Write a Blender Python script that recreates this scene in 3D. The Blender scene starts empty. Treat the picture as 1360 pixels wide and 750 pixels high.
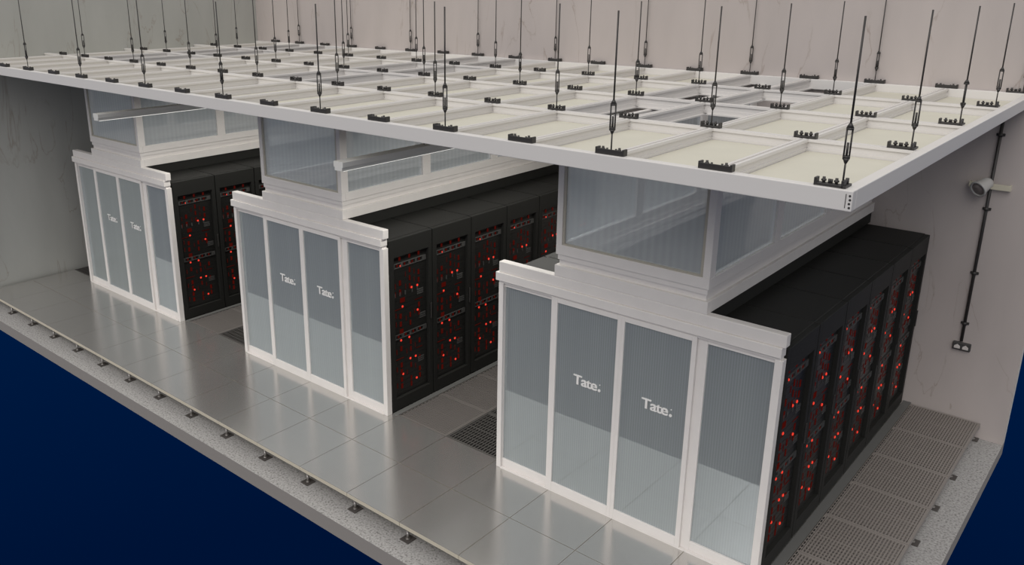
import bpy, bmesh, math, random
from mathutils import Matrix, Vector
random.seed(7)
scene = bpy.context.scene
col = scene.collection

# ------------------------------------------------------------------ helpers
def box(bm, x0, x1, y0, y1, z0, z1, bevel=0.0, mi=0):
    vs = [bm.verts.new(p) for p in ((x0,y0,z0),(x1,y0,z0),(x1,y1,z0),(x0,y1,z0),(x0,y0,z1),(x1,y0,z1),(x1,y1,z1),(x0,y1,z1))]
    fs = []
    for idx in ((3,2,1,0),(4,5,6,7),(0,1,5,4),(1,2,6,5),(2,3,7,6),(3,0,4,7)):
        f = bm.faces.new([vs[i] for i in idx]); f.material_index = mi; fs.append(f)
    if bevel > 0:
        es = list({e for f in fs for e in f.edges})
        bmesh.ops.bevel(bm, geom=es, offset=bevel, segments=2, affect='EDGES', profile=0.5)

def cyl(bm, a, b, r, n=12, r2=None, cap=True, mi=0):
    a = Vector(a); b = Vector(b); d = (b - a)
    q = d.to_track_quat('Z', 'Y').to_matrix()
    r2 = r if r2 is None else r2
    A = [bm.verts.new(a + q @ Vector((r*math.cos(2*math.pi*i/n), r*math.sin(2*math.pi*i/n), 0))) for i in range(n)]
    B = [bm.verts.new(b + q @ Vector((r2*math.cos(2*math.pi*i/n), r2*math.sin(2*math.pi*i/n), 0))) for i in range(n)]
    for i in range(n):
        f = bm.faces.new((A[i], A[(i+1) % n], B[(i+1) % n], B[i])); f.smooth = True; f.material_index = mi
    if cap:
        bm.faces.new(A[::-1]).material_index = mi; bm.faces.new(B).material_index = mi

def lathe(bm, prof, n=24, M=None, mi=0):
    """prof: list of (r, z) going along the axis; closed at both ends if r == 0"""
    rings = []
    for r, z in prof:
        ring = []
        for i in range(n):
            p = Vector((r*math.cos(2*math.pi*i/n), r*math.sin(2*math.pi*i/n), z))
            ring.append(bm.verts.new(M @ p if M else p))
        rings.append(ring)
    for a, b in zip(rings[:-1], rings[1:]):
        for i in range(n):
            f = bm.faces.new((a[i], a[(i+1) % n], b[(i+1) % n], b[i])); f.smooth = True; f.material_index = mi
    bmesh.ops.remove_doubles(bm, verts=[v for r in rings for v in r], dist=1e-6)

def obj(name, bm, mats, parent=None, loc=None):
    me = bpy.data.meshes.new(name)
    bmesh.ops.recalc_face_normals(bm, faces=bm.faces[:])
    bm.to_mesh(me); bm.free()
    for m in (mats if isinstance(mats, (list, tuple)) else [mats]):
        me.materials.append(m)
    o = bpy.data.objects.new(name, me)
    col.objects.link(o)
    if parent: o.parent = parent
    if loc: o.location = loc
    return o

def mk(fn):
    bm = bmesh.new(); fn(bm); return bm

def boxes(*bs, bevel=0.0):
    bm = bmesh.new()
    for b in bs: box(bm, *b, bevel=bevel)
    return bm

def tag(o, label=None, cat=None, group=None, kind=None):
    if label: o['label'] = label
    if cat: o['category'] = cat
    if group: o['group'] = group
    if kind: o['kind'] = kind
    elif cat: o['kind'] = 'thing'
    return o

def empty(name, loc=(0,0,0), rz=0.0):
    o = bpy.data.objects.new(name, None); col.objects.link(o)
    o.empty_display_size = 0.1
    o.location = loc; o.rotation_euler = (0, 0, rz)
    return o

def copy_tree(o, parent=None):
    c = o.copy(); col.objects.link(c)
    if parent: c.parent = parent
    for ch in list(o.children): copy_tree(ch, c)
    return c

ORD = ['first','second','third','fourth','fifth','sixth','seventh','eighth','ninth','tenth','eleventh','twelfth',
       'thirteenth','fourteenth','fifteenth','sixteenth','seventeenth','eighteenth','nineteenth']
def nth(i, end):      # i from 0; "nearest X" for the first one
    return ('nearest ' + end) if i == 0 else (ORD[i] + ' from ' + end)

# ------------------------------------------------------------------ materials
def nodes(name):
    m = bpy.data.materials.new(name); m.use_nodes = True
    nt = m.node_tree; nt.nodes.clear()
    out = nt.nodes.new('ShaderNodeOutputMaterial')
    return m, nt, out

def pbr(name, c, rough=0.5, metal=0.0, spec=0.5, noise=0.0, nscale=8.0, bump=0.0, bscale=60.0):
    m, nt, out = nodes(name)
    b = nt.nodes.new('ShaderNodeBsdfPrincipled')
    b.inputs['Base Color'].default_value = (*c, 1); b.inputs['Roughness'].default_value = rough
    b.inputs['Metallic'].default_value = metal; b.inputs['Specular IOR Level'].default_value = spec
    tc = nt.nodes.new('ShaderNodeTexCoord')
    if noise > 0:
        n = nt.nodes.new('ShaderNodeTexNoise'); n.inputs['Scale'].default_value = nscale; n.inputs['Detail'].default_value = 4
        nt.links.new(tc.outputs['Object'], n.inputs['Vector'])
        r = nt.nodes.new('ShaderNodeValToRGB')
        r.color_ramp.elements[0].position = 0.3; r.color_ramp.elements[1].position = 0.7
        r.color_ramp.elements[0].color = (*[v*(1-noise) for v in c], 1); r.color_ramp.elements[1].color = (*[min(1, v*(1+noise)) for v in c], 1)
        nt.links.new(n.outputs['Fac'], r.inputs['Fac']); nt.links.new(r.outputs['Color'], b.inputs['Base Color'])
    if bump > 0:
        n2 = nt.nodes.new('ShaderNodeTexNoise'); n2.inputs['Scale'].default_value = bscale
        nt.links.new(tc.outputs['Object'], n2.inputs['Vector'])
        bp = nt.nodes.new('ShaderNodeBump'); bp.inputs['Strength'].default_value = bump; bp.inputs['Distance'].default_value = 0.01
        nt.links.new(n2.outputs['Fac'], bp.inputs['Height']); nt.links.new(bp.outputs['Normal'], b.inputs['Normal'])
    nt.links.new(b.outputs['BSDF'], out.inputs['Surface'])
    return m

def emis(name, c, s):
    m, nt, out = nodes(name)
    e = nt.nodes.new('ShaderNodeEmission'); e.inputs['Color'].default_value = (*c, 1); e.inputs['Strength'].default_value = s
    nt.links.new(e.outputs['Emission'], out.inputs['Surface'])
    return m

def glass(name, tint, body, f_body, f_gloss, rib=0.0, rib_scale=200.0, rough=0.06, axis='X', fk=0.45):
    """clear sheet: tinted transparency + a little milky body + mirror sheen; thin vertical flutes"""
    m, nt, out = nodes(name)
    N, L = nt.nodes.new, nt.links.new
    tr = N('ShaderNodeBsdfTransparent'); tr.inputs['Color'].default_value = (*tint, 1)
    df = N('ShaderNodeBsdfDiffuse'); df.inputs['Color'].default_value = (*body, 1)
    tl = N('ShaderNodeBsdfTranslucent'); tl.inputs['Color'].default_value = (*body, 1)
    di = N('ShaderNodeMixShader'); di.inputs[0].default_value = 0.35; L(df.outputs[0], di.inputs[1]); L(tl.outputs[0], di.inputs[2])
    gl = N('ShaderNodeBsdfGlossy'); gl.inputs['Color'].default_value = (0.84, 0.92, 1, 1); gl.inputs['Roughness'].default_value = rough
    m1 = N('ShaderNodeMixShader'); m2 = N('ShaderNodeMixShader')
    L(tr.outputs[0], m1.inputs[1]); L(di.outputs[0], m1.inputs[2]); m1.inputs[0].default_value = f_body
    L(m1.outputs[0], m2.inputs[1]); L(gl.outputs[0], m2.inputs[2])
    fr = N('ShaderNodeLayerWeight'); fr.inputs['Blend'].default_value = 0.25
    mm = N('ShaderNodeMath'); mm.operation = 'MULTIPLY_ADD'; mm.inputs[1].default_value = fk; mm.inputs[2].default_value = f_gloss
    L(fr.outputs['Fresnel'], mm.inputs[0]); L(mm.outputs[0], m2.inputs[0])
    if rib > 0:
        tc = N('ShaderNodeTexCoord'); mp = N('ShaderNodeMapping')
        L(tc.outputs['Object'], mp.inputs['Vector'])
        w = N('ShaderNodeTexWave'); w.bands_direction = axis; w.inputs['Scale'].default_value = rib_scale / 20.0
        w.inputs['Distortion'].default_value = 0.0
        L(mp.outputs[0], w.inputs['Vector'])
        n = N('ShaderNodeTexNoise'); n.inputs['Scale'].default_value = 9.0
        mp2 = N('ShaderNodeMapping'); mp2.inputs['Scale'].default_value = (1, 1, 0.02)
        L(tc.outputs['Object'], mp2.inputs['Vector']); L(mp2.outputs[0], n.inputs['Vector'])
        a = N('ShaderNodeMath'); a.operation = 'MULTIPLY'; L(w.outputs['Fac'], a.inputs[0]); L(n.outputs['Fac'], a.inputs[1])
        a2 = N('ShaderNodeMath'); a2.operation = 'MULTIPLY_ADD'; a2.inputs[1].default_value = rib; a2.inputs[2].default_value = f_body - rib*0.25
        L(a.outputs[0], a2.inputs[0]); L(a2.outputs[0], m1.inputs[0])
    L(m2.outputs[0], out.inputs['Surface'])
    return m

def wall_mat(name, c):
    """pale polished stone / board with thin brown veins"""
    m, nt, out = nodes(name)
    N, L = nt.nodes.new, nt.links.new
    b = N('ShaderNodeBsdfPrincipled'); b.inputs['Roughness'].default_value = 0.55; b.inputs['Specular IOR Level'].default_value = 0.3
    tc = N('ShaderNodeTexCoord')
    mp = N('ShaderNodeMapping'); mp.inputs['Rotation'].default_value = (0.45, 0.5, 0.2); mp.inputs['Scale'].default_value = (1.2, 1.2, 0.35)
    L(tc.outputs['Object'], mp.inputs['Vector'])
    n1 = N('ShaderNodeTexNoise'); n1.inputs['Scale'].default_value = 1.2; n1.inputs['Detail'].default_value = 7; n1.inputs['Roughness'].default_value = 0.5
    n1.inputs['Distortion'].default_value = 0.8
    L(mp.outputs[0], n1.inputs['Vector'])
    s = N('ShaderNodeMath'); s.operation = 'SUBTRACT'; s.inputs[1].default_value = 0.5; L(n1.outputs['Fac'], s.inputs[0])
    ab = N('ShaderNodeMath'); ab.operation = 'ABSOLUTE'; L(s.outputs[0], ab.inputs[0])
    r = N('ShaderNodeValToRGB'); r.color_ramp.elements[0].position = 0.0; r.color_ramp.elements[0].color = (1, 1, 1, 1)
    r.color_ramp.elements[1].position = 0.006; r.color_ramp.elements[1].color = (0, 0, 0, 1)
    L(ab.outputs[0], r.inputs['Fac'])
    n3 = N('ShaderNodeTexNoise'); n3.inputs['Scale'].default_value = 2.2; L(tc.outputs['Object'], n3.inputs['Vector'])
    r3 = N('ShaderNodeValToRGB'); r3.color_ramp.elements[0].position = 0.40; r3.color_ramp.elements[1].position = 0.6
    L(n3.outputs['Fac'], r3.inputs['Fac'])
    mu = N('ShaderNodeMath'); mu.operation = 'MULTIPLY'; L(r.outputs['Color'], mu.inputs[0]); L(r3.outputs['Color'], mu.inputs[1])
    mu2 = N('ShaderNodeMath'); mu2.operation = 'MULTIPLY'; mu2.inputs[1].default_value = 0.45; L(mu.outputs[0], mu2.inputs[0])
    n2 = N('ShaderNodeTexNoise'); n2.inputs['Scale'].default_value = 2.0; n2.inputs['Detail'].default_value = 6; L(mp.outputs[0], n2.inputs['Vector'])
    r2 = N('ShaderNodeValToRGB')
    r2.color_ramp.elements[0].position = 0.3; r2.color_ramp.elements[0].color = (*[v*0.93 for v in c], 1)
    r2.color_ramp.elements[1].position = 0.7; r2.color_ramp.elements[1].color = (*[v*1.05 for v in c], 1)
    L(n2.outputs['Fac'], r2.inputs['Fac'])
    mx = N('ShaderNodeMix'); mx.data_type = 'RGBA'
    L(mu2.outputs[0], mx.inputs[0]); L(r2.outputs['Color'], mx.inputs[6]); mx.inputs[7].default_value = (0.20, 0.13, 0.08, 1)
    L(mx.outputs[2], b.inputs['Base Color']); L(b.outputs['BSDF'], out.inputs['Surface'])
    return m

def concrete_mat():
    m, nt, out = nodes('speckled_concrete')
    N, L = nt.nodes.new, nt.links.new
    b = N('ShaderNodeBsdfPrincipled'); b.inputs['Roughness'].default_value = 0.8
    tc = N('ShaderNodeTexCoord')
    n = N('ShaderNodeTexNoise'); n.inputs['Scale'].default_value = 60; n.inputs['Detail'].default_value = 4; L(tc.outputs['Object'], n.inputs['Vector'])
    r = N('ShaderNodeValToRGB'); cr = r.color_ramp
    cr.elements[0].position = 0.30; cr.elements[0].color = (0.12, 0.115, 0.11, 1)
    cr.elements[1].position = 0.66; cr.elements[1].color = (0.42, 0.41, 0.40, 1)
    e = cr.elements.new(0.42); e.color = (0.30, 0.29, 0.285, 1)
    L(n.outputs['Fac'], r.inputs['Fac']); L(r.outputs['Color'], b.inputs['Base Color'])
    L(b.outputs['BSDF'], out.inputs['Surface'])
    return m

M = dict(
    white=pbr('white_powder_coat', (0.72, 0.685, 0.66), 0.42, noise=0.02),
    cream=pbr('cream_gasket', (0.42, 0.39, 0.33), 0.6),
    grid=pbr('white_ceiling_grid', (0.68, 0.655, 0.635), 0.42),
    panel=pbr('beige_ceiling_panel', (0.60, 0.575, 0.49), 0.7, noise=0.03, nscale=3),
    black=pbr('black_steel', (0.017, 0.017, 0.0155), 0.55, spec=0.22, bump=0.05, bscale=200),
    hard=pbr('dark_hardware', (0.045, 0.042, 0.04), 0.45, metal=0.3),
    steel=pbr('zinc_steel', (0.42, 0.40, 0.38), 0.35, metal=0.8),
    plate=pbr('dark_base_plate', (0.10, 0.09, 0.085), 0.5, metal=0.3),
    floor=pbr('brushed_steel_floor', (0.60, 0.585, 0.565), 0.20, metal=0.80, noise=0.03, nscale=1.5),
    edge=pbr('beige_panel_edge', (0.55, 0.50, 0.40), 0.7),
    grate=pbr('bronze_grey_grating', (0.30, 0.27, 0.25), 0.5, metal=0.3),
    grille=pbr('charcoal_grille', (0.085, 0.08, 0.075), 0.55, metal=0.2),
    perf=pbr('perforated_grey', (0.17, 0.155, 0.145), 0.55, metal=0.2),
    damper=pbr('grey_damper_plate', (0.10, 0.095, 0.09), 0.6),
    strip=pbr('dark_grey_trim', (0.13, 0.13, 0.125), 0.5),
    slab=concrete_mat(),
    side=pbr('concrete_edge', (0.26, 0.24, 0.225), 0.8),
    wall_b=wall_mat('back_wall_board', (0.475, 0.425, 0.405)),
    wall_l=wall_mat('left_wall_board', (0.43, 0.43, 0.405)),
    wedge=pbr('wall_cut_edge', (0.62, 0.60, 0.56), 0.6),
    inner=pbr('equipment_black', (0.014, 0.014, 0.013), 0.35),
    grey=pbr('grey_patch_panel', (0.055, 0.054, 0.052), 0.5),
    dimred=emis('dim_red_light', (0.85, 0.055, 0.035), 0.065),
    red=emis('bright_red_light', (1.0, 0.06, 0.035), 0.9),
    door_glass=glass('fluted_door_glass', (0.74, 0.79, 0.80), (0.57, 0.60, 0.585), 0.64, 0.20, rib=0.20, rib_scale=330, rough=0.03),
    glass=glass('ribbed_clear_glass', (0.92, 0.94, 0.955), (0.84, 0.87, 0.885), 0.34, 0.0, rib=0.06, rib_scale=110, rough=0.02, axis='X', fk=0.10),
    glass_y=glass('ribbed_clear_side_glass', (0.92, 0.94, 0.955), (0.84, 0.87, 0.885), 0.34, 0.0, rib=0.06, rib_scale=110, rough=0.02, axis='Y', fk=0.10),
    logo=pbr('white_lettering', (0.80, 0.78, 0.76), 0.5),
    lens=pbr('lamp_lens', (0.22, 0.19, 0.18), 0.2),
    body=pbr('light_grey_plastic', (0.48, 0.47, 0.45), 0.3),
    creamp=pbr('cream_plastic', (0.62, 0.58, 0.46), 0.5),
    socket=pbr('black_socket_plastic', (0.05, 0.048, 0.046), 0.5),
    sockw=pbr('white_socket_face', (0.62, 0.58, 0.55), 0.5),
    lum=pbr('luminaire_housing', (0.66, 0.65, 0.62), 0.35),
    diff=emis('luminaire_diffuser', (1.0, 0.99, 0.93), 1.3),
)

# ------------------------------------------------------------------ layout numbers (metres; z=0 top of raised floor)
T = 0.6
XL, XR = -7.85, 3.21           # left wall face, right end of slab and wall
YB = 4.69                      # back wall face
ZS = -0.165                    # slab top
XO, P = 0.025, 3.598           # pod origin, pod pitch
X0, A, Y0, B = 2.857, 0.600, 0.085, 1.137    # ceiling nodes
ZC = 3.045                     # top of the ceiling grid
WALL_H = 4.7

# ------------------------------------------------------------------ setting
o = obj('concrete_slab', mk(lambda bm: box(bm, XL-0.1, XR, -0.165, YB+0.1, ZS-0.135, ZS)), [M['slab'], M['side']])
for f in o.data.polygons:
    if abs(f.normal.z) < 0.5: f.material_index = 1
tag(o, 'speckled grey concrete slab under the raised floor', 'slab', kind='structure')
o = obj('wall_back', mk(lambda bm: box(bm, XL-0.1, XR, YB, YB+0.10, ZS, WALL_H)), [M['wall_b'], M['wedge']])
for f in o.data.polygons:
    if f.normal.x > 0.5: f.material_index = 1
tag(o, 'pale pinkish grey veined back wall', 'wall', kind='structure')
o = obj('wall_left', mk(lambda bm: box(bm, XL-0.1, XL, -0.165, YB, ZS, WALL_H)), M['wall_l'])
tag(o, 'greenish grey veined left wall', 'wall', kind='structure')

# ------------------------------------------------------------------ raised floor panels
def floor_panel_mesh(w, d):
    bm = bmesh.new(); g = 0.0022
    box(bm, g, w-g, g, d-g, -0.036, -0.003, mi=1)
    box(bm, g, w-g, g, d-g, -0.003, 0.0, bevel=0.0)
    me = bpy.data.meshes.new('access_floor_tile'); bmesh.ops.recalc_face_normals(bm, faces=bm.faces[:]); bm.to_mesh(me); bm.free()
    me.materials.append(M['floor']); me.materials.append(M['edge'])
    return me
fp = floor_panel_mesh(T, T)
XF0 = -13*T                                 # -7.8: first full joint at the left wall
rows = ['front row', 'second row']
edge_me = floor_panel_mesh(0.05, T)
NCOL = int(round((2.4 - XF0)/T))            # 17 columns up to the right pod corner
def panel(x, y, me, lab, grp=None):
    p = bpy.data.objects.new('access_floor_tile', me); col.objects.link(p); p.location = (x, y, 0)
    tag(p, lab, 'floor panel', grp); return p
for j in range(2):
    for i in range(NCOL+1):
        x = XF0 + i*T
        panel(x, j*T, fp, 'square steel floor panel in the %s, %s' % (rows[j], nth(i, 'the left wall')), 'raised floor panels in front of the pods')
# solid panels under each pod: inside floor, one mesh-shared panel each
for n in range(3):
    px = -2*6*T + n*6*T
    for j in range(6):
        for i in range(4):
            dy = T if j < 5 else YB-1.2-5*T-0.001
            me = fp
            if j == 5:
                me = bpy.data.meshes.get('access_floor_tile_back') or floor_panel_mesh(T, dy); me.name = 'access_floor_tile_back'
            panel(px + i*T, 1.2 + j*T, me, 'steel floor panel inside the %s pod, %s from its left, %s from the doors' % (['left', 'middle', 'right'][n], ORD[i], ORD[j]),
                  'floor panels under the pods')

# grated panels ------------------------------------------------------
def grate_bm(w, d, ns, nc, bar, plate=False, slots=True):
    bm = bmesh.new(); g = 0.002; fr = 0.022
    box(bm, g, w-g, g, fr, -0.035, 0); box(bm, g, w-g, d-fr, d-g, -0.035, 0)
    box(bm, g, fr, fr, d-fr, -0.035, 0); box(bm, w-fr, w-g, fr, d-fr, -0.035, 0)
    iw = w-2*fr; idp = d-2*fr
    if slots:
        for j in range(int(d/0.05)):
            box(bm, 0.007, 0.017, 0.012+j*0.05, 0.042+j*0.05, -0.001, 0.0008, mi=1)
    for i in range(ns):
        x = fr + (i+0.5)*iw/ns
        box(bm, x-bar/2, x+bar/2, fr, d-fr, -0.02, -0.001)
    for j in range(nc):
        y = fr + (j+1)*idp/(nc+1)
        t = 0.0022 if j != nc//2 else 0.005
        box(bm, fr, w-fr, y-t, y+t, -0.018, -0.0015 if j != nc//2 else -0.0005)
    return bm
def to_mesh(bm, name, mats):
    me = bpy.data.meshes.new(name); bmesh.ops.recalc_face_normals(bm, faces=bm.faces[:]); bm.to_mesh(me); bm.free()
    for m in mats: me.materials.append(m)
    return me
GR_W = T
g_open = to_mesh(grate_bm(T, T, 24, 13, 0.0105), 'floor_grating', [M['grate'], M['inner']])
g_dark = to_mesh(grate_bm(T, T, 18, 9, 0.010, slots=False), 'floor_grille', [M['grille'], M['inner']])
g_perf = to_mesh(grate_bm(T, T, 26, 19, 0.014), 'perforated_floor_tile', [M['perf'], M['inner']])
yb0 = YB - 0.03
def add_panel(name, me, x, y, lab, cat, grp, damper=None):
    p = empty(name, (x, y, 0)); tag(p, lab, cat, grp)
    f = bpy.data.objects.new('grid_face', me); col.objects.link(f); f.parent = p
    if damper:
        d = bpy.data.objects.new('damper', damper); col.objects.link(d); d.parent = p
    return p
damper_me = to_mesh(boxes((0.03, T-0.03, 0.03, T-0.03, -0.034, -0.026)), 'damper', [M['damper']])
# right-hand open gratings, laid from the back wall forwards
for j in range(6):
    y = yb0 - (j+1)*T; me = g_open
    if y < 1.2:
        y = 1.202; me = to_mesh(grate_bm(T, yb0-j*T-y, 24, 9, 0.0115), 'floor_grating', [M['grate'], M['inner']])
    add_panel('floor_grating', me, 2.41, y, 'slatted floor grating right of the right pod, %s' % nth(j, 'the back wall'), 'floor grating', 'slatted floor gratings beside the right pod')
ylast = y
# cold aisles between the pods
for n, (xa, nm) in enumerate(((-8*T, 'left'), (-2*T, 'right'))):
    for j in range(6):
        y = 1.2 + j*T
        if y + T > YB: break
        add_panel('perforated_floor_tile', g_perf, xa, y, 'fine perforated floor panel in the %s aisle, %s from the front' % (nm, ORD[j]), 'floor panel', 'perforated panels in the aisles', damper_me)
        add_panel('floor_grille', g_dark, xa+T, y, 'dark slotted floor grille in the %s aisle, %s from the front' % (nm, ORD[j]), 'floor grille', 'dark grilles in the aisles')
for j in range(5):
    add_panel('floor_grille', g_dark, XF0, 1.2+j*T, 'dark slotted floor grille between the left wall and left pod, %s' % (ORD[j] + ' from the front'), 'floor grille', 'dark grilles by the left wall')

# pedestals -----------------------------------------------------------
def make_pedestal():
    e = empty('floor_pedestal')
    obj('base_plate', boxes((-0.047, 0.047, -0.047, 0.047, 0.0, 0.006), bevel=0.002), M['plate'], e)
    def post(bm):
        cyl(bm, (0,0,0.006), (0,0,0.075), 0.0105); cyl(bm, (0,0,0.07), (0,0,0.122), 0.007)
        cyl(bm, (0,0,0.070), (0,0,0.080), 0.015, 6)
        cyl(bm, (0,0,0.006), (0,0,0.014), 0.018)
    obj('post', mk(post), M['steel'], e)
    obj('head', boxes((-0.035, 0.035, -0.035, 0.035, 0.120, 0.1285)), M['steel'], e)
    return e
ped0 = make_pedestal(); used = False
def pedestal(x, y, lab, grp):
    global used
    e = ped0 if not used else copy_tree(ped0); used = True
    e.location = (x, y, ZS); tag(e, lab, 'pedestal', grp)
for i in range(NCOL+1):
    pedestal(XF0 + i*T + 0.035, 0.055, 'steel floor pedestal under the front edge, %s' % nth(i, 'the left wall'), 'pedestals under the front edge')
for j in range(6):
    y = yb0 - 0.02 - j*T - (0.26 if j else 0.0)
    pedestal(2.41 + T - 0.035, y, 'steel floor pedestal under the right grating edge, %s' % nth(j, 'the back wall'), 'pedestals under the right gratings')
for i in range(0, NCOL+1, 2):
    pedestal(XF0 + i*T + 0.035, 0.6, 'steel floor pedestal in the second line under the panels, %s' % nth(i//2, 'the left wall'), 'pedestals further back under the panels')

# ------------------------------------------------------------------ server racks
RW, RD, RH = 0.575, 0.575, 1.722
def to_mesh(bm, name, mats):
    me = bpy.data.meshes.new(name); bmesh.ops.recalc_face_normals(bm, faces=bm.faces[:]); bm.to_mesh(me); bm.free()
    for m in mats: me.materials.append(m)
    return me
def make_rack(lights=True):
    e = empty('server_rack')                # local: face towards +x at x=0, row along +y
    def body(bm):
        box(bm, -RD, -0.042, 0.004, RW-0.004, 0.0, RH, bevel=0.006)
    obj('cabinet', mk(body), M['black'], e)
    y0, y1, z0, z1 = 0.062, RW-0.052, 0.13, 1.545
    def door(bm):
        box(bm, -0.042, 0.0, 0.006, y0, 0.012, RH-0.006, bevel=0.003)
        box(bm, -0.042, 0.0, y1, RW-0.006, 0.012, RH-0.006, bevel=0.003)
        box(bm, -0.042, 0.0, y0-0.003, y1+0.003, 0.012, z0, bevel=0.003)
        box(bm, -0.042, 0.0, y0-0.003, y1+0.003, z1, RH-0.006, bevel=0.003)
    d = obj('door', mk(door), M['black'], e)
    obj('handle', boxes((0.0, 0.012, y1+0.016, y1+0.03, 0.82, 0.98), bevel=0.003), M['hard'], d)
    W = y1-y0
    Y = lambda f: y0 + f*W
    Z = lambda d: z1 - d
    def eq(bm):
        box(bm, -0.024, -0.018, y0, y1, z0, z1)
        for k in range(30):                 # blank faceplates
            z = z0 + 0.01 + k*0.046
            box(bm, -0.018, -0.016, y0+0.02, y1-0.02, z, z+0.041)
    def strip(bm, dd):
        z = Z(dd)
        box(bm, -0.016, -0.008, Y(0.03), Y(0.97), z+0.017, z+0.024); box(bm, -0.016, -0.008, Y(0.03), Y(0.97), z-0.024, z-0.017)
        for f0, f1 in ((0.03,0.07),(0.24,0.30),(0.46,0.51),(0.66,0.70),(0.86,0.97)):
            box(bm, -0.016, -0.008, Y(f0), Y(f1), z-0.017, z+0.017)
    obj('patch_panel', mk(lambda bm: strip(bm, 0.095)), M['grey'], e)
    obj('patch_panel', mk(lambda bm: strip(bm, 0.80)), M['grey'], e)
    def ports(bm):
        for f, dd in ((0.80, 0.43), (0.86, 0.68), (0.80, 1.13)):
            for q in range(3):
                box(bm, -0.016, -0.012, Y(f-0.09), Y(f+0.09), Z(dd)+0.026-q*0.02, Z(dd)+0.039-q*0.02, mi=1)
        for f in (0.05, 0.2, 0.35, 0.55, 0.70):
            box(bm, -0.016, -0.012, Y(f), Y(f+0.03), Z(0.40), Z(0.36), mi=1)
    def dim(bm):
        def r(f, dd, w, h): box(bm, -0.016, -0.0125, Y(f-w/2), Y(f+w/2), Z(dd+h/2), Z(dd-h/2), mi=2)
        for f in (0.22, 0.5, 0.77): r(f, 0.035, 0.05, 0.035)
        for dd in (0.095, 0.80):
            for f in (0.15, 0.36, 0.58, 0.78): r(f, dd, 0.04, 0.024)
        for f, w, ds in ((0.22, 0.055, (0.27, 0.36, 0.60, 0.68, 0.93, 1.10, 1.17, 1.25, 1.32)),
                         (0.50, 0.038, (0.17, 0.25, 0.33, 0.62, 0.70, 0.90, 0.97, 1.14, 1.28, 1.34)),
                         (0.76, 0.045, (0.22, 0.30, 0.55, 0.63, 0.92, 1.10, 1.22, 1.29)),
                         (0.09, 0.012, (0.29, 0.37, 0.58, 0.67, 0.95, 1.13, 1.30)),
                         (0.38, 0.010, (0.20, 0.32, 0.64, 0.98, 1.20)),
                         (0.63, 0.010, (0.20, 0.28, 0.60, 0.95, 1.17))):
            for dd in ds: r(f, dd, w, 0.050)
        r(0.28, 0.445, 0.13, 0.045); r(0.24, 0.755, 0.10, 0.045)
        r(0.15, 0.525, 0.24, 0.006); r(0.75, 0.49, 0.22, 0.004); r(0.17, 1.03, 0.24, 0.006); r(0.75, 0.99, 0.18, 0.004)
    obj('equipment_front', mk(lambda bm: (eq(bm), ports(bm), dim(bm))), [M['inner'], M['grey'], M['dimred']], e)
    lm = to_mesh(mk(lambda bm: lathe(bm, [(0.0115, 0), (0.0115, 0.004), (0.007, 0.007), (0.0, 0.008)], 10, Matrix.Rotation(math.pi/2, 4, 'Y'))), 'warning_light', [M['red']])
    for q in e.children:
        if q.name.split('.')[0] in ('equipment_front', 'patch_panel'): q.location.x = -0.016
    if lights:
        for f, dd in ((0.25, 0.105), (0.50, 0.105), (0.55, 0.35), (0.72, 0.35), (0.28, 0.51), (0.72, 0.60), (0.22, 0.845), (0.46, 0.845),
                      (0.48, 1.07), (0.64, 1.07), (0.26, 1.20), (0.66, 1.305)):
            q = bpy.data.objects.new('warning_light', lm); col.objects.link(q); q.parent = e; q.location = (-0.0325, Y(f), Z(dd))
    return e
rack_proto = {0: make_rack(True), 1: make_rack(False)}; rack_used = {0: False, 1: False}
PN = ['left', 'middle', 'right']
RY0 = 1.178
NR = 6
def add_rack(x, y, rz, lab, grp):
    q = 0 if rz == 0 else 1
    e = rack_proto[q] if not rack_used[q] else copy_tree(rack_proto[q]); rack_used[q] = True
    e.location = (x, y, 0.0); e.rotation_euler = (0, 0, rz); tag(e, lab, 'server rack', grp)
for n in range(3):
    xo = XO - (2-n)*P
    for i in range(NR):
        add_rack(xo+2.335-0.025, RY0+i*RW, 0, 'black server rack with red lights, right side of %s pod, %s' % (PN[n], nth(i, 'the doors')), 'server racks facing right')
    for i in range(NR):
        add_rack(xo+0.005, RY0+(i+1)*RW, math.pi, 'black server rack on the left side of the %s pod, %s' % (PN[n], nth(i, 'the doors')), 'server racks facing left')

# dark kick strip between racks and floor panels -----------------------------------
for n in range(3):
    xo = XO - (2-n)*P
    xs = xo + 2.312
    xe = [(-8*T)-0.002, (-2*T)-0.002, 2.408][n]
    if xe > xs + 0.01:
        o = obj('kick_strip', boxes((xs, xe, 1.185, YB-0.005, 0.0005, 0.005)), M['strip'])
        tag(o, 'dark grey floor strip along the foot of the %s pod racks' % PN[n], 'floor trim')
# slotted strip beside the right gratings is part of the gratings (open slots)

# ------------------------------------------------------------------ lettering
def text_mesh(body, target_h, depth=0.004, bold=0.0):
    cu = bpy.data.curves.new('lettering', 'FONT'); cu.body = body; cu.size = 1.0; cu.offset = bold; cu.extrude = 0.02; cu.space_character = 0.92
    to = bpy.data.objects.new('tmp_text', cu); col.objects.link(to)
    dg = bpy.context.evaluated_depsgraph_get(); dg.update()
    me = bpy.data.meshes.new_from_object(to.evaluated_get(dg))
    bpy.data.objects.remove(to)
    xs = [v.co.x for v in me.vertices]; ys = [v.co.y for v in me.vertices]; zs = [v.co.z for v in me.vertices]
    s = target_h/(max(ys)-min(ys)); sz = depth/(max(zs)-min(zs))
    x0, y0, z0 = min(xs), min(ys), min(zs)
    for v in me.vertices:
        v.co = ((v.co.x-x0)*s, -(v.co.z-z0)*sz, (v.co.y-y0)*s)
    me.materials.append(M['logo'])
    return me, (max(xs)-x0)*s
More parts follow.
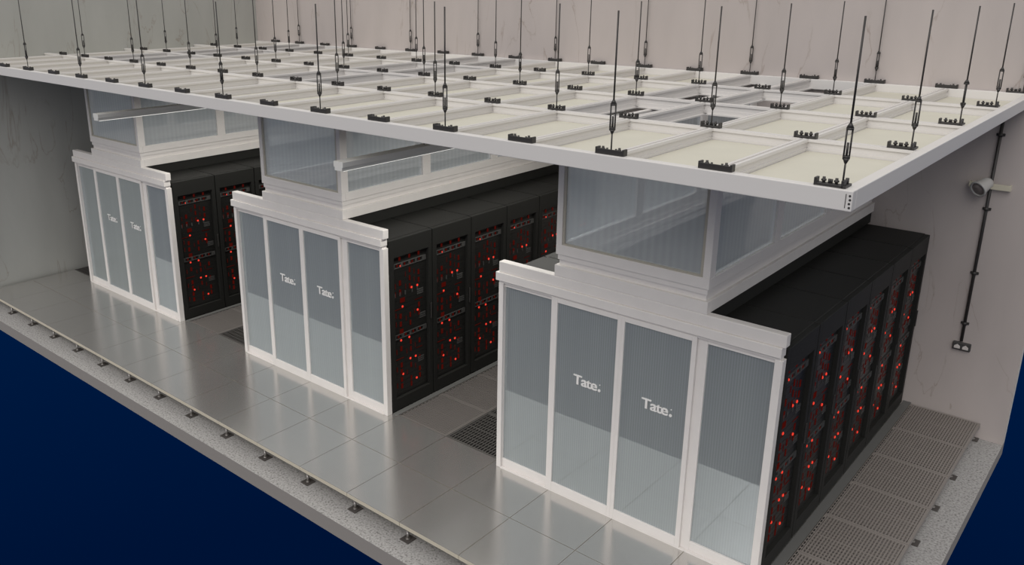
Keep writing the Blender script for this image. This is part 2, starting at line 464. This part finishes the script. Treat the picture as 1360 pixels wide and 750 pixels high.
logo_me, logo_w = text_mesh('Tate', 0.077, bold=0.0)
LW = 0.205
for v in logo_me.vertices: v.co.x *= LW/logo_w
def dots(bm):                                # full point and the small mark above it
    cyl(bm, (0.230, 0, 0.0115), (0.230, -0.004, 0.0115), 0.0115, 16)
    cyl(bm, (0.233, 0, 0.058), (0.233, -0.004, 0.058), 0.0045, 10)
bm = bmesh.new()
for qq, (ddx, ddz) in enumerate(((0, 0), (0.0035, 0), (0.007, 0), (0, 0.0022), (0.0035, 0.0022), (0.007, 0.0022))):   # heavy weight strokes
    nv = len(bm.verts); bm.from_mesh(logo_me); bm.verts.ensure_lookup_table()
    for v in bm.verts[nv:]: v.co.x += ddx; v.co.z += ddz; v.co.y -= qq*0.0002
dots(bm); bm.to_mesh(logo_me); bm.free()

# ------------------------------------------------------------------ door screens
YF = 1.112
def make_screen():
    e = empty('door_screen')                # local x from pod left, y from YF
    def header(bm):
        box(bm, 0.015, 2.300, -0.022, 0.060, 1.682, 1.752, bevel=0.004)
        box(bm, 0.035, 2.318, -0.006, 0.062, 1.752, 1.838, bevel=0.005)
        box(bm, 0.035, 2.290, 0.0, 0.06, 1.66, 1.682)
    obj('header', mk(header), M['white'], e)
    obj('side_post', boxes((0.030, 0.076, 0.0, 0.062, 0.0, 1.66), bevel=0.003), M['white'], e)
    obj('side_post', boxes((2.256, 2.308, 0.0, 0.062, 0.0, 1.66), bevel=0.003), M['white'], e)
    def leaf(name, x0, x1, y, d, sl, sr, logo=False):
        def fr(bm):
            box(bm, x0, x0+sl, y, y+d, 0.012, 1.668, bevel=0.002)
            box(bm, x1-sr, x1, y, y+d, 0.012, 1.668, bevel=0.002)
            box(bm, x0+sl, x1-sr, y, y+d, 0.012, 0.086, bevel=0.002)
            box(bm, x0+sl, x1-sr, y, y+d, 1.628, 1.668, bevel=0.002)
        l = obj(name, mk(fr), M['white'], e)
        obj('glass_pane', boxes((x0+sl-0.003, x1-sr+0.003, y+d*0.45, y+d*0.45+0.006, 0.083, 1.631)), M['door_glass'], l)
        if logo:
            t = bpy.data.objects.new('lettering', logo_me); col.objects.link(t); t.parent = l
            t.location = (x0+sl+logo, y+d*0.45-0.001, 1.012); tag(t, 'white lettering reading Tate')
        return l
    leaf('fixed_panel', 0.076, 0.560, 0.020, 0.030, 0.004, 0.02)
    leaf('sliding_door', 0.545, 1.150, -0.004, 0.026, 0.055, 0.030, 0.165)
    leaf('sliding_door', 1.150, 1.732, -0.004, 0.026, 0.030, 0.036, 0.17)
    leaf('fixed_panel', 1.728, 2.256, 0.018, 0.034, 0.072, 0.004)
    obj('bottom_track', boxes((0.076, 2.256, -0.004, 0.058, 0.0, 0.012)), M['white'], e)
    return e
s0 = make_screen()
for n in range(3):
    e = s0 if n == 0 else copy_tree(s0)
    e.location = (XO-(2-n)*P, YF, 0.0)
    tag(e, 'white framed glass sliding door screen lettered Tate across the %s pod' % PN[n], 'glass doors', 'door screens of the three pods')

# ------------------------------------------------------------------ chimneys (containment above racks)
def make_chimney():
    e = empty('containment_chimney')       # local origin pod left / YF / floor
    x0, x1 = 0.565, 1.778; y1 = YB-YF-0.004
    def band(bm, z0, z1, o, th=0.05, bev=0.003):
        a0, a1, b0, b1 = x0-o, x1+o, -o, y1
        box(bm, a0, a1, b0, b0+th, z0, z1, bevel=bev)
        box(bm, a0, a0+th, b0+th, b1, z0, z1, bevel=bev)
        box(bm, a1-th, a1, b0+th, b1, z0, z1, bevel=bev)
    def base(bm):
        band(bm, 1.8385, 1.925, 0.004); band(bm, 1.925, 1.967, -0.022, 0.04, 0.0); band(bm, 1.967, 2.008, -0.012, 0.04, 0.0)
    obj('base_band', mk(base), M['white'], e)
    bl = bmesh.new()
    box(bl, x0+0.012, x0+0.05, 0.08, y1, 1.726, 1.842); box(bl, x1-0.05, x1-0.012+0.0, 0.08, y1, 1.726, 1.842)
    obj('black_plinth', bl, M['black'], e)
    ZT = 2.95
    obj('bottom_rail', mk(lambda bm: band(bm, 2.008, 2.085, 0.0, 0.045)), M['white'], e)
    obj('top_rail', mk(lambda bm: band(bm, 2.90, ZT, 0.0, 0.045)), M['white'], e)
    for (cx, sy) in ((x0, 1), (x1-0.05, 1)):
        obj('corner_post', boxes((cx, cx+0.05, 0.0, 0.085, 2.085, 2.90), bevel=0.003), M['white'], e)
    my = [1.085, 2.175, 3.265]
    for m in my:
        for cx in (x0, x1-0.045):
            obj('mullion', boxes((cx, cx+0.045, m, m+0.115, 2.085, 2.90), bevel=0.003), M['white'], e)
    def gasket(bm):
        g = 0.014
        box(bm, x0+0.05, x1-0.05, 0.006, 0.03, 2.085, 2.085+g)
        box(bm, x0+0.05, x0+0.05+g+0.006, 0.006, 0.03, 2.085+g, 2.90); box(bm, x1-0.05-g-0.006, x1-0.05, 0.006, 0.03, 2.085+g, 2.90)
    obj('gasket', mk(gasket), M['cream'], e)
    obj('glass_pane', boxes((x0+0.066, x1-0.066, 0.016, 0.022, 2.095, 2.903)), M['glass'], e)
    spans = [(0.085, my[0]), (my[0]+0.115, my[1]), (my[1]+0.115, my[2])]
    for a, b in spans:
        for cx in (x0+0.018, x1-0.024):
            obj('glass_pane', boxes((cx, cx+0.006, a-0.004, b+0.004, 2.082, 2.903)), M['glass_y'], e)
    return e
c0 = make_chimney()
for n in range(3):
    e = c0 if n == 0 else copy_tree(c0)
    e.location = (XO-(2-n)*P, YF, 0.0)
    tag(e, 'white framed glass chimney on top of the %s pod, below the ceiling grid' % PN[n], 'glass duct', 'glass chimneys above the pods')

# ------------------------------------------------------------------ suspended ceiling
def bar(bm, x0, x1, y0, y1, along):
    c = 0.5*((y0+y1) if along == 'x' else (x0+x1))
    def b(w, z0, z1, off=0.0):
        if along == 'x': box(bm, x0, x1, c+off-w/2, c+off+w/2, z0, z1)
        else: box(bm, c+off-w/2, c+off+w/2, y0, y1, z0, z1)
    b(0.100, 2.952, 2.962); b(0.050, 2.962, 2.992); b(0.036, 2.992, 3.028)
    b(0.056, 3.028, 3.038); b(0.018, 3.038, ZC, 0.018); b(0.018, 3.038, ZC, -0.018)
bm = bmesh.new()
xw = XL + 0.004
box(bm, xw, X0+0.062, 0.0, 0.055, 2.950, ZC, bevel=0.004)                   # front edge beam
box(bm, X0+0.005, X0+0.062, 0.055, YB-0.06, 2.950, ZC, bevel=0.004)         # right edge beam
box(bm, xw, X0+0.062, YB-0.06, YB-0.004, 2.950, ZC, bevel=0.004)            # back beam
box(bm, xw, X0+0.005, 0.055, 0.085, 2.952, 2.962); box(bm, X0-0.025, X0+0.005, 0.085, YB-0.06, 2.952, 2.962)
NY = 4
NK = 18
for j in range(1, NY):
    bar(bm, xw, X0+0.005, Y0+0.028+j*B, Y0+0.028+j*B, 'x')
for k in range(1, NK):
    bar(bm, X0-k*A, X0-k*A, 0.055, YB-0.06, 'y')
ceil = obj('ceiling', bm, M['grid'])
tag(ceil, 'white suspended ceiling grid hung on black rods', 'ceiling', kind='structure')
def slots(bm):                                # connector holes at the cut corner
    for q, (dx, dz) in enumerate(((0.0, 0.07), (0.004, 0.052), (0.0, 0.034), (0.004, 0.016))):
        cyl(bm, (X0+0.050+dx*0.5, -0.0015, 2.952+dz), (X0+0.050+dx*0.5, 0.001, 2.952+dz), 0.0055, 8)
    box(bm, X0+0.032, X0+0.035, -0.0015, 0.001, 2.965, 3.03)
obj('corner_connector', mk(slots), M['hard'], ceil)

# ceiling panels
def cell_open(k, j):                          # cells over a chimney carry no panel
    return j >= 1 and (k % 6) in (2, 3) and k < 17
ybars = [0.055] + [Y0+0.028+j*B for j in range(1, NY)] + [YB-0.06]
JN = ['front row', 'second row', 'third row', 'back row']
pm = {}
for j in range(4):
    lo = ybars[j] + (0.03 if j else 0.004); hi = ybars[j+1] - (0.03 if j < 3 else 0.004)
    for k in range(NK):
        if cell_open(k, j): continue
        xr = X0-k*A - (0.03 if k else 0.0); xl = X0-(k+1)*A + 0.03
        if k == NK-1: xl = xw + 0.004
        if xr - xl < 0.05: continue
        key = (round(xr-xl, 3), round(hi-lo, 3))
        if key not in pm:
            pm[key] = to_mesh(boxes((0, xr-xl, 0, hi-lo, 0.0, 0.012)), 'ceiling_tile', [M['panel']])
        p = bpy.data.objects.new('ceiling_tile', pm[key]); col.objects.link(p); p.location = (xl, lo, 2.9622)
        tag(p, 'beige ceiling panel in the %s, %s' % (JN[j], nth(k, 'the right edge')), 'ceiling panel', 'beige panels in the ceiling grid')

# hangers and joint brackets
def bracket_bm(L, big):
    bm = bmesh.new(); h = L/2
    box(bm, -h, h, -0.018, 0.018, 0.0, 0.014, bevel=0.002)
    if big:
        box(bm, -h, h, -0.022, -0.014, 0.0, 0.030, bevel=0.002)
    for s in (-1, 1):
        box(bm, s*h-0.006, s*h+0.006, -0.020, 0.020, 0.0, 0.036, bevel=0.002)
        cyl(bm, (s*(h-0.032), 0, 0.012), (s*(h-0.032), 0, 0.040), 0.007, 8); cyl(bm, (s*(h-0.032), 0, 0.022), (s*(h-0.032), 0, 0.030), 0.012, 6)
        cyl(bm, (s*(h-0.055), 0.004, 0.012), (s*(h-0.055), 0.004, 0.032), 0.006, 8)
    return bm
def bracket_mesh(L, big): return to_mesh(bracket_bm(L, big), 'bracket', [M['hard']])
br_big, br_small = bracket_mesh(0.165, True), bracket_mesh(0.120, False)
bm = bracket_bm(0.120, False)
box(bm, 0.045, 0.075, -0.02, 0.07, 0.0, 0.012, bevel=0.002); cyl(bm, (0.06, 0.045, 0.01), (0.06, 0.045, 0.038), 0.008, 8)
for v in bm.verts: v.co.x -= 0.055
br_edge = to_mesh(bm, 'bracket', [M['hard']])
def rod_bm():
    bm = bmesh.new()
    cyl(bm, (0,0,0.010), (0,0,0.135), 0.0042, 8); cyl(bm, (0,0,0.262), (0,0,0.745), 0.0048, 8)
    return bm
def tb_bm():
    bm = bmesh.new()
    for s in (-1, 1):
        cyl(bm, (s*0.0125, 0, 0.130), (s*0.0125, 0, 0.272), 0.0042, 8)
    cyl(bm, (0,0,0.112), (0,0,0.136), 0.006, 10, 0.016); cyl(bm, (0,0,0.136), (0,0,0.146), 0.016, 10)
    cyl(bm, (0,0,0.262), (0,0,0.272), 0.016, 10); cyl(bm, (0,0,0.272), (0,0,0.292), 0.016, 10, 0.006)
    cyl(bm, (0,0,0.136), (0,0,0.205), 0.0055, 8)          # threaded end showing in the open body
    return bm
rod_me = to_mesh(rod_bm(), 'threaded_rod', [M['hard']]); tb_me = to_mesh(tb_bm(), 'turnbuckle', [M['hard']])
RN = ['front row', 'second row', 'third row', 'fourth row', 'back row']
for j in range(5):
    for k in range(NK):
        x = X0-k*A; y = [Y0-0.045, Y0+0.028+B, Y0+0.028+2*B, Y0+0.028+3*B, YB-0.034][j]
        dx = 0.0
        if k == 0: x = X0-0.023
        if k == 0 and j == 0: x = X0+0.0
        rod = (k % 2 == 0)
        lab = nth(k, 'the right edge')
        e = empty('ceiling_hanger' if rod else 'joint_bracket', (x, y, ZC))
        b = bpy.data.objects.new('bracket', br_edge if k == 0 else (br_big if j in (0, 4) else br_small)); col.objects.link(b); b.parent = e
        if rod:
            r = bpy.data.objects.new('threaded_rod', rod_me); col.objects.link(r); r.parent = e
            t = bpy.data.objects.new('turnbuckle', tb_me); col.objects.link(t); t.parent = e
            t.rotation_euler = (0, 0, random.uniform(0.0, 1.6) if (k or j) else 0.7)
            tag(e, 'black threaded rod hanger with turnbuckle in the %s, %s' % (RN[j], lab), 'ceiling hanger', 'rod hangers on the ceiling grid')
        else:
            tag(e, 'small black joint bracket without a rod in the %s, %s' % (RN[j], lab), 'bracket', 'rodless joint brackets on the ceiling grid')

# ------------------------------------------------------------------ pendant luminaires over the aisles
def make_lum():
    e = empty('pendant_light')
    L = 3.9
    def prof(bm):
        pts = [(-0.050, 0.012), (-0.050, 0.048), (-0.044, 0.052), (0.044, 0.052), (0.050, 0.048), (0.050, 0.012), (0.040, 0.008), (0.040, -0.016), (-0.040, -0.016), (-0.040, 0.008)]
        A_ = [bm.verts.new((x, 0, z)) for x, z in pts]; B_ = [bm.verts.new((x, L, z)) for x, z in pts]
        n = len(pts)
        for i in range(n): bm.faces.new((A_[i], A_[(i+1) % n], B_[(i+1) % n], B_[i]))
        bm.faces.new(A_[::-1]); bm.faces.new(B_)
    obj('housing', mk(prof), M['lum'], e)
    obj('diffuser', boxes((-0.033, 0.033, 0.02, L-0.02, -0.020, -0.0162)), M['diff'], e)
    for y in (0.9, 3.0):
        obj('suspension_wire', mk(lambda bm: cyl(bm, (0, y, 0.05), (0, y, 0.298), 0.003, 6)), M['hard'], e)
    return e
l0 = make_lum()
for n, (x, nm) in enumerate(((-4.2, 'left'), (-0.6, 'right'))):
    e = l0 if n == 0 else copy_tree(l0)
    e.location = (x, 0.06, 2.652)
    tag(e, 'long white linear lamp hanging under the ceiling over the %s aisle' % nm, 'ceiling lamp', 'linear lamps over the aisles')

# ------------------------------------------------------------------ back wall conduit, lamp/camera, socket
CX = 2.73
e = empty('cable_conduit', (CX, YB, 0.80)); tag(e, 'black vertical conduit on the back wall right of the racks', 'conduit')
obj('pipe', mk(lambda bm: cyl(bm, (0, -0.022, -0.045), (0, -0.022, 2.15), 0.0135, 12)), M['hard'], e)
for z in (0.93, 1.42, 2.02, 2.68):
    def clip(bm, z=z-0.80):
        box(bm, -0.034, 0.034, -0.012, 0.0, z-0.012, z+0.012, bevel=0.003); cyl(bm, (0, -0.022, z-0.014), (0, -0.022, z+0.014), 0.019, 12)
    obj('clip', mk(clip), M['hard'], e)
e = empty('double_socket', (CX+0.01, YB, 0.70)); tag(e, 'black double socket at the foot of the wall conduit', 'socket')
obj('box', boxes((-0.075, 0.075, -0.032, 0.0, -0.036, 0.042), bevel=0.008), M['socket'], e)
for s in (-1, 1):
    def face(bm, s=s):
        c = s*0.034
        pts = [(c-0.024, -0.018), (c+0.024, -0.018), (c+0.024, 0.004), (c, 0.024), (c-0.024, 0.004)]
        A_ = [bm.verts.new((x, -0.0315, z)) for x, z in pts]; B_ = [bm.verts.new((x, -0.036, z)) for x, z in pts]
        for i in range(5): bm.faces.new((A_[i], A_[(i+1) % 5], B_[(i+1) % 5], B_[i]))
        bm.faces.new(A_[::-1]); bm.faces.new(B_)
    obj('outlet', mk(face), M['sockw'], e)
e = empty('security_camera', (CX-0.035, YB, 2.22)); tag(e, 'grey cylindrical camera with dark round lens on cream wall bracket', 'camera')
def brk(bm):
    box(bm, -0.13, 0.19, -0.050, -0.040, -0.015, 0.035, bevel=0.002)
    box(bm, -0.13, -0.12, -0.042, 0.0, -0.015, 0.035); box(bm, 0.18, 0.19, -0.042, 0.0, -0.015, 0.035)
    box(bm, -0.02, 0.03, -0.08, -0.048, -0.01, 0.02, bevel=0.004)
obj('bracket', mk(brk), M['creamp'], e)
Mc = Matrix.Translation((0.0, -0.10, 0.03)) @ (Vector((-0.42, -0.80, -0.42)).to_track_quat('Z', 'Y').to_matrix().to_4x4())
obj('housing', mk(lambda bm: lathe(bm, [(0, -0.065), (0.035, -0.06), (0.052, -0.035), (0.056, 0.0), (0.064, 0.055), (0.074, 0.075), (0.074, 0.088), (0.062, 0.090), (0.058, 0.080)], 28, Mc)), M['body'], e)
obj('lens', mk(lambda bm: lathe(bm, [(0.060, 0.080), (0.035, 0.081), (0.033, 0.086), (0.0, 0.089)], 28, Mc)), M['lens'], e)

# ------------------------------------------------------------------ camera
cd = bpy.data.cameras.new('camera'); cam = bpy.data.objects.new('camera', cd); col.objects.link(cam)
R = ((0.7530714788648565, 0.6579387057525592, 8.481e-05), (-0.19620029879747133, 0.22444627885558074, 0.9545309375078768), (0.6280038140585463, -0.718846664721017, 0.2981118618025598))
mw = Matrix.Identity(4)
for r in range(3):
    for c in range(3): mw[c][r] = R[r][c]
mw.translation = (4.01640732, -3.90082437, 3.91524919)
cam.matrix_world = mw
cd.sensor_width = 36.0; cd.sensor_fit = 'HORIZONTAL'
cd.lens = 36.0*1129.62/1360.0
cd.shift_x = (680-609.902)/1360.0
cd.shift_y = (332.573-375)/1360.0
cd.clip_start = 0.05; cd.clip_end = 100
scene.camera = cam

# ------------------------------------------------------------------ world and lights
w = bpy.data.worlds.new('world'); scene.world = w; w.use_nodes = True
nt = w.node_tree; nt.nodes.clear()
N, L = nt.nodes.new, nt.links.new
out = N('ShaderNodeOutputWorld'); bg = N('ShaderNodeBackground'); L(bg.outputs[0], out.inputs[0])
tc = N('ShaderNodeTexCoord'); sx = N('ShaderNodeSeparateXYZ'); L(tc.outputs['Generated'], sx.inputs[0])
mr = N('ShaderNodeMapRange'); mr.inputs['From Min'].default_value = -1; mr.inputs['From Max'].default_value = 1; L(sx.outputs['Z'], mr.inputs['Value'])
cr = N('ShaderNodeValToRGB'); L(mr.outputs[0], cr.inputs['Fac'])
els = cr.color_ramp.elements
els[0].position = 0.0; els[0].color = (0.0, 0.0035, 0.020, 1)
els[1].position = 1.0; els[1].color = (0.80, 0.79, 0.77, 1)
for p_, c_ in ((0.22, (0.0, 0.0065, 0.036, 1)), (0.36, (0.0, 0.011, 0.055, 1)), (0.49, (0.0, 0.014, 0.07, 1)), (0.52, (0.66, 0.67, 0.70, 1)), (0.7, (0.64, 0.635, 0.63, 1))):
    e_ = els.new(p_); e_.color = c_
L(cr.outputs['Color'], bg.inputs['Color']); bg.inputs['Strength'].default_value = 1.0

sd = bpy.data.lights.new('soft_sun', 'SUN'); sd.energy = 1.3; sd.angle = math.radians(50); sd.color = (1.0, 0.97, 0.94)
so = bpy.data.objects.new('soft_sun', sd); col.objects.link(so)
so.rotation_euler = Vector((0.15, -0.85, 0.80)).to_track_quat('Z', 'Y').to_euler()
for x in (-4.2, -0.6):
    ad = bpy.data.lights.new('luminaire_light', 'AREA'); ad.shape = 'RECTANGLE'; ad.size = 0.06; ad.size_y = 3.8; ad.energy = 40; ad.color = (1.0, 0.98, 0.92)
    ao = bpy.data.objects.new('luminaire_light', ad); col.objects.link(ao); ao.location = (x, 2.0, 2.628)

scene.view_settings.view_transform = 'Standard'; scene.view_settings.look = 'None'
scene.view_settings.gamma = 1.0; scene.view_settings.exposure = 0.0; scene.view_settings.use_curve_mapping = False
